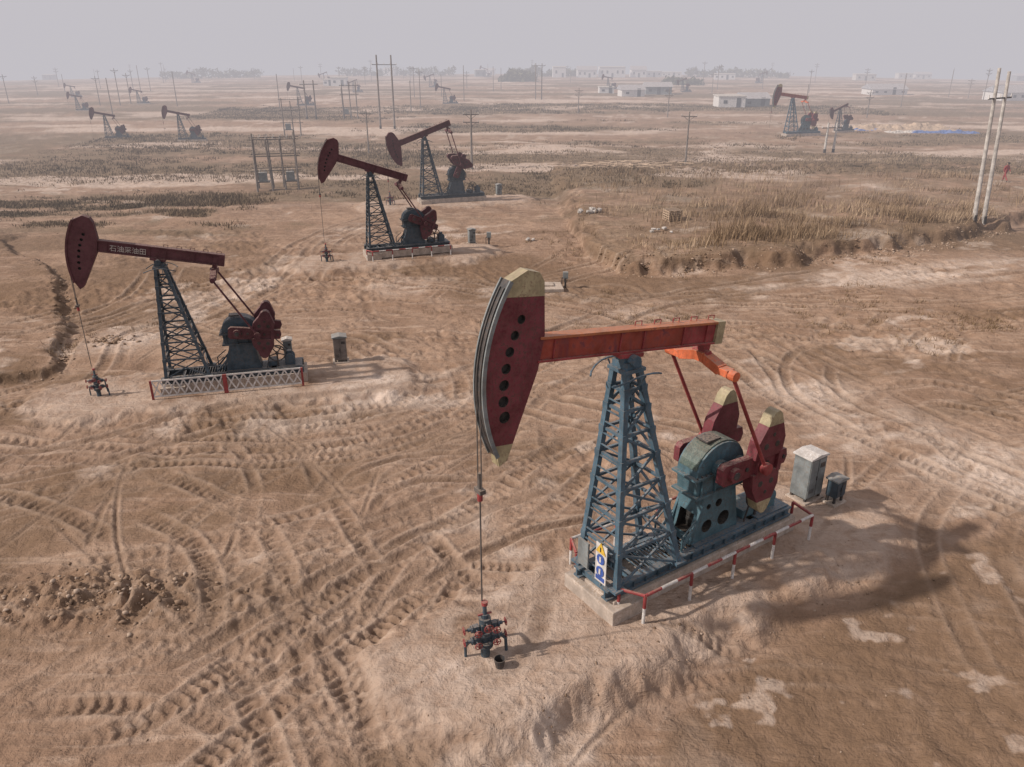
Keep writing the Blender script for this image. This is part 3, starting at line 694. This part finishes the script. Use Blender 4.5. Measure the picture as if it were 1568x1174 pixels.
ta=me.attributes.new('track','FLOAT','POINT');ta.data.foreach_set('value',td.astype(np.float32))
tb_=me.attributes.new('berm','FLOAT','POINT');tb_.data.foreach_set('value',(tb*(1-td)).astype(np.float32))
ground=bpy.data.objects.new('ground',me);sc.collection.objects.link(ground)
m,nt,bs=newmat('dry_earth');me.materials.append(m)
pos=N(nt,'ShaderNodeTexCoord').outputs['Object'];at=N(nt,'ShaderNodeAttribute',attribute_name='masks');sep=N(nt,'ShaderNodeSeparateColor');nt.links.new(at.outputs['Color'],sep.inputs[0])
tk=N(nt,'ShaderNodeAttribute',attribute_name='track').outputs['Fac'];tbm=N(nt,'ShaderNodeAttribute',attribute_name='berm').outputs['Fac']
a1=noise(nt,pos,.35,4,.6);a2=noise(nt,pos,2.2,5,.65,.4);a3=noise(nt,pos,14,3,.6);a4=noise(nt,pos,.06,3,.6)
mp=N(nt,'ShaderNodeMapping');mp.inputs['Rotation'].default_value=(0,0,math.radians(-30));mp.inputs['Scale'].default_value=(.22,1.7,1);nt.links.new(pos,mp.inputs[0]);a5=noise(nt,mp.outputs[0],1.6,5,.68,.5)
c=mix(nt,ramp(nt,a1,.35,.68),(.215,.136,.092),(.305,.205,.145))
c=mix(nt,ramp(nt,a2,.42,.7,0,.75),c,(.170,.108,.073));c=mix(nt,ramp(nt,a5,.5,.70,0,.65),c,(.41,.30,.228));c=mix(nt,ramp(nt,a4,.4,.65,0,.3),c,(.30,.19,.125))
wf=math_(nt,'MULTIPLY',sep.outputs[1],ramp(nt,a2,.2,.6,.6,1));c=mix(nt,wf,c,(.165,.104,.066))
lf=math_(nt,'MULTIPLY',sep.outputs[0],ramp(nt,a2,.3,.62,.3,1));c=mix(nt,lf,c,(.50,.395,.325))
gf=math_(nt,'MULTIPLY',sep.outputs[2],ramp(nt,a3,.25,.6,.45,1));c=mix(nt,gf,c,(.135,.097,.06))
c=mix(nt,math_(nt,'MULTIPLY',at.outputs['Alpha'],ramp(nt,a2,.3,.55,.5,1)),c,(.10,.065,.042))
c=mix(nt,math_(nt,'MULTIPLY',tk,.6),c,(.135,.088,.06));c=mix(nt,math_(nt,'MULTIPLY',tbm,.55),c,(.42,.32,.25))  # rut shading painted into the soil colour as darker tracks; berms paler
c=mix(nt,ramp(nt,a3,.55,.8,0,.4),c,(.11,.075,.05))
nt.links.new(c,bs.inputs['Base Color']);bs.inputs['Roughness'].default_value=.95;bs.inputs['Specular IOR Level'].default_value=.12
hh_=math_(nt,'ADD',math_(nt,'ADD',math_(nt,'MULTIPLY',a2,.11),math_(nt,'MULTIPLY',a5,.09)),math_(nt,'MULTIPLY',a3,.024))
bump(nt,bs,hh_,1.0,1.15)

# ------------------------------------------------------------ clods
t=(1+5**.5)/2
IV=np.array([(-1,t,0),(1,t,0),(-1,-t,0),(1,-t,0),(0,-1,t),(0,1,t),(0,-1,-t),(0,1,-t),(t,0,-1),(t,0,1),(-t,0,-1),(-t,0,1)])/math.hypot(1,t)
IF=np.array([(0,11,5),(0,5,1),(0,1,7),(0,7,10),(0,10,11),(1,5,9),(5,11,4),(11,10,2),(10,7,6),(7,1,8),(3,9,4),(3,4,2),(3,2,6),(3,6,8),(3,8,9),(4,9,5),(2,4,11),(6,2,10),(8,6,7),(9,8,1)])
def fastmesh(name,V,Fc,mat,tone=None):
    me=bpy.data.meshes.new(name);me.vertices.add(len(V));me.vertices.foreach_set('co',V.astype(np.float32).ravel());k=Fc.shape[1]
    me.loops.add(Fc.size);me.polygons.add(len(Fc));me.loops.foreach_set('vertex_index',Fc.astype(np.int32).ravel())
    me.polygons.foreach_set('loop_start',(np.arange(len(Fc))*k).astype(np.int32));me.polygons.foreach_set('loop_total',np.full(len(Fc),k,np.int32));me.update(calc_edges=True)
    if tone is not None:
        a=me.attributes.new('tone','FLOAT','POINT');a.data.foreach_set('value',tone.astype(np.float32))
    me.materials.append(mat);o=bpy.data.objects.new(name,me);sc.collection.objects.link(o);return o
def tonemat(name,c0,c1,c2):
    m,nt,b=newmat(name);tn=N(nt,'ShaderNodeAttribute',attribute_name='tone').outputs['Fac']
    c=mix(nt,ramp(nt,tn,0,.5),c0,c1);c=mix(nt,ramp(nt,tn,.5,1),c,c2);nt.links.new(c,b.inputs['Base Color']);b.inputs['Roughness'].default_value=.95;b.inputs['Specular IOR Level'].default_value=.1;return m
M_clod=tonemat('clod_earth',(.15,.10,.068),(.25,.17,.12),(.35,.265,.205))
cx=[];cy=[];cs=[]
def sc_clods(fx,fy,s0,s1):
    cx.append(fx);cy.append(fy);cs.append(s0+(s1-s0)*rng.random(len(fx))**3.5)
sc_clods(rng.normal(-10.8,1.5,650),rng.normal(16.9,.6,650),.01,.085)
sc_clods(rng.uniform(-14,16,2200),rng.uniform(10.5,30,2200),.008,.03)
sc_clods(rng.uniform(-40,44,900),rng.uniform(30,75,900),.02,.07)
xx=rng.uniform(5.5,38,1500);sc_clods(xx,np.interp(xx,BKX,BKY)+rng.normal(-.2,.6,1500),.03,.12)
yy=rng.uniform(31,50,400);sc_clods(np.interp(yy,LGY,LGX)+rng.normal(.2,.4,400),yy,.02,.10)
a=rng.uniform(0,1,350);sc_clods(-1+10*a+rng.normal(1,.5,350),12.9+4.8*a+rng.normal(0,.6,350),.01,.04)
sc_clods(rng.normal(-19.3,.5,120),rng.normal(36.2,.3,120),.05,.16)
cx,cy,cs=map(np.concatenate,(cx,cy,cs));nC=len(cx)
off=IV[None]*(1+rng.uniform(-.45,.4,(nC,12,1)))*cs[:,None,None]*rng.uniform(.5,1.4,(nC,1,3));off[...,2]*=.6
V=off+np.stack([cx,cy,height(cx,cy)+cs*.05],1)[:,None]
fastmesh('dirt_clods',V.reshape(-1,3),(IF[None]+np.arange(nC)[:,None,None]*12).reshape(-1,3),M_clod,np.repeat(rng.random(nC),12))

# ------------------------------------------------------------ reeds and dry grass
def blades(name,x,y,h,w,mat,lean=.35,tone=None):
    n=len(x);z=height(x,y,False)-.05;a=rng.uniform(0,math.pi,n);dx=np.cos(a)*w/2;dy=np.sin(a)*w/2
    lx=rng.normal(.06,lean,n)*h;ly=rng.normal(0,lean,n)*h
    V=np.stack([np.stack([x-dx,y-dy,z],1),np.stack([x+dx,y+dy,z],1),np.stack([x+dx*.6+lx*.45,y+dy*.6+ly*.45,z+h*.6],1),np.stack([x+lx,y+ly,z+h],1),np.stack([x-dx*.6+lx*.45,y-dy*.6+ly*.45,z+h*.6],1)],1)
    o=np.arange(n)[:,None]*5
    tri=np.concatenate([np.array([[0,1,2]])+o,np.array([[0,2,4]])+o,np.array([[4,2,3]])+o])
    tn=np.clip((.5 if tone is None else tone)+rng.normal(0,.2,n),0,1)
    return fastmesh(name,V.reshape(-1,3),tri,mat,np.repeat(tn,5))
M_reed=tonemat('dry_reed',(.14,.092,.055),(.25,.172,.108),(.38,.28,.19));M_gr=tonemat('dry_scrub',(.085,.063,.038),(.165,.118,.075),(.28,.205,.14))
n=150000;x=rng.uniform(5,44,n);y=rng.uniform(49,84,n)
d=y-np.interp(x,BKX,BKY)
dens=sstep(.4,2.2,d)*(1-sstep(9,20,d+4*fbm(x/5,y/5,90,2)))*sstep(-.05,.35,fbm(x/3.0,y/1.8,91,4)+.1)*sstep(9,14,x)*.85+.14*sstep(.5,2,d)*sstep(0,.3,fbm(x/3,y/2,92,3))
dens*=1-np.exp(-(segdist(x,y,[(45,60),(30,78),(27,90)])/2.5)**2)
k=rng.random(n)<dens*.7;x,y=x[k],y[k];hh=rng.uniform(.3,1.05,len(x))*(.5+.8*sstep(-.3,.5,fbm(x/3,y/3,93,3)))
blades('reed_bed',x,y,hh,rng.uniform(.025,.06,len(x)),M_reed,.28,.5+.8*fbm(x/2.5,y/2.5,94,3))
n=60000;x=np.concatenate([rng.uniform(-60,-20,n//2),rng.uniform(-60,75,n)]);y=np.concatenate([rng.uniform(60,80,n//2),rng.uniform(56,190,n)])
g=sstep(60,63,y+fbm(x/2,y/2,95,3))*(1-sstep(70,78,y))*sstep(20,24,-x)*.5*sstep(-.2,.3,fbm(x/7,y/2.2,34,4))*(np.arange(len(x))<n//2)
g2=.75*sstep(-.02,.35,fbm(x/45,y/11,22,5)+.35*fbm(x/5,y/3,96,3))*(np.arange(len(x))>=n//2)*(1-padmask(x,y))*sstep(60,75,y)
k=rng.random(len(x))<np.maximum(g,g2);x,y=x[k],y[k]
M9=7;cx=np.repeat(x,M9)+rng.normal(0,.3,len(x)*M9);cy=np.repeat(y,M9)+rng.normal(0,.25,len(x)*M9)
blades('dry_grass',cx,cy,rng.uniform(.12,.5,len(cx))*(.7+.5*fbm(cx/6,cy/6,97,2)),.03+.0007*cy,M_gr,.4,.5+.7*fbm(cx/8,cy/5,98,3))
n=2500;x=rng.uniform(-30,40,n);y=rng.uniform(34,60,n);k=(fbm(x/4,y/4,99,3)>.28)&(padmask(x,y)<.1);x,y=x[k],y[k]
x=np.concatenate([x,rng.normal(23.5,1.2,60)]);y=np.concatenate([y,rng.normal(38.5,.8,60)])
cx=np.repeat(x,14)+rng.normal(0,.15,len(x)*14);cy=np.repeat(y,14)+rng.normal(0,.15,len(x)*14)
blades('grass_tufts',cx,cy,rng.uniform(.08,.3,len(cx)),np.full(len(cx),.03),M_reed,.5,np.full(len(cx),.3))
n=9000;grp=[(2,330,14,3),(20,420,40,4),(-60,450,60,4),(110,420,50,4),(60,300,12,2),(-150,430,50,4),(3,335,8,4)]
gi=rng.integers(0,len(grp),n);G_=np.array(grp,float)[gi]
x=G_[:,0]+rng.uniform(-.5,.5,n)*G_[:,2];y=G_[:,1]+rng.normal(0,3,n);z=height(x,y,False)+rng.random(n)**.7*G_[:,3]*(.55+.6*fbm(x/4,y*0,101,3)+.2)
q=rng.normal(0,.6,(n,3,3));V=np.stack([x,y,z],1)[:,None]+q
fastmesh('distant_tree_line',V.reshape(-1,3),np.arange(n*3).reshape(-1,3),tonemat('tree_leaves',(.04,.042,.028),(.075,.075,.045),(.12,.115,.07)),np.repeat(rng.random(n),3))

# ------------------------------------------------------------ painted haze: every material mixes in haze-coloured emission by distance from the site
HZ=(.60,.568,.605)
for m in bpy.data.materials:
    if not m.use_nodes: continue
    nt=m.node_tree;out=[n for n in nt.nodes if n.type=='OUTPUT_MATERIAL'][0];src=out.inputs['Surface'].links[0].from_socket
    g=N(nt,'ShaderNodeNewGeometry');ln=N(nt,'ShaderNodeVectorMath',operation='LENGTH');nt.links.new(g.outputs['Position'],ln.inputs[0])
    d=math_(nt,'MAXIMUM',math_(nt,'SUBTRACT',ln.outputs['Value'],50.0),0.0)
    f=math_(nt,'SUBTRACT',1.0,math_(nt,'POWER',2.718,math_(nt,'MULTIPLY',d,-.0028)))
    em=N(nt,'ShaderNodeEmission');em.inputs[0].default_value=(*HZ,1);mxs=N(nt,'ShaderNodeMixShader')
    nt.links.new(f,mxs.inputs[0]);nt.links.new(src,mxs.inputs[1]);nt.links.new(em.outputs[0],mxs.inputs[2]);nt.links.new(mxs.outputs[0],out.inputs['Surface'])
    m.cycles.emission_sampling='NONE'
EL=math.radians(38)
w=bpy.data.worlds.new("World");sc.world=w;w.use_nodes=True;nt=w.node_tree
bg=nt.nodes['Background'];sk=nt.nodes.new('ShaderNodeTexSky');sk.sky_type='NISHITA';sk.sun_disc=False
sk.sun_elevation=EL;sk.sun_rotation=math.radians(-103);sk.dust_density=6;sk.air_density=1.2
nt.links.new(sk.outputs[0],bg.inputs[0]);bg.inputs[1].default_value=.07
bg2=nt.nodes.new('ShaderNodeBackground');bg2.inputs[0].default_value=(.97,.935,1.0,1);bg2.inputs[1].default_value=.68
mx=nt.nodes.new('ShaderNodeMixShader');mx.inputs[0].default_value=.82;nt.links.new(bg.outputs[0],mx.inputs[1]);nt.links.new(bg2.outputs[0],mx.inputs[2]);nt.links.new(mx.outputs[0],nt.nodes['World Output'].inputs[0])
L=bpy.data.lights.new("sun",'SUN');L.energy=4.6;L.angle=.025;L.color=(1,.92,.84)
lo=bpy.data.objects.new("sun",L);sc.collection.objects.link(lo);lo.location=(-60,0,80)
AZ=math.radians(13)
lo.rotation_euler=Vector((math.cos(EL)*math.cos(AZ),math.cos(EL)*math.sin(AZ),-math.sin(EL))).to_track_quat('-Z','Y').to_euler()
cam=bpy.data.cameras.new("camera");co=bpy.data.objects.new("camera",cam);sc.collection.objects.link(co)
cam.sensor_width=36;cam.lens=36*FOC/1568;cam.clip_end=9000;co.location=(0,0,CAMH);co.rotation_euler=(math.pi/2-PITCH,0,0);sc.camera=co
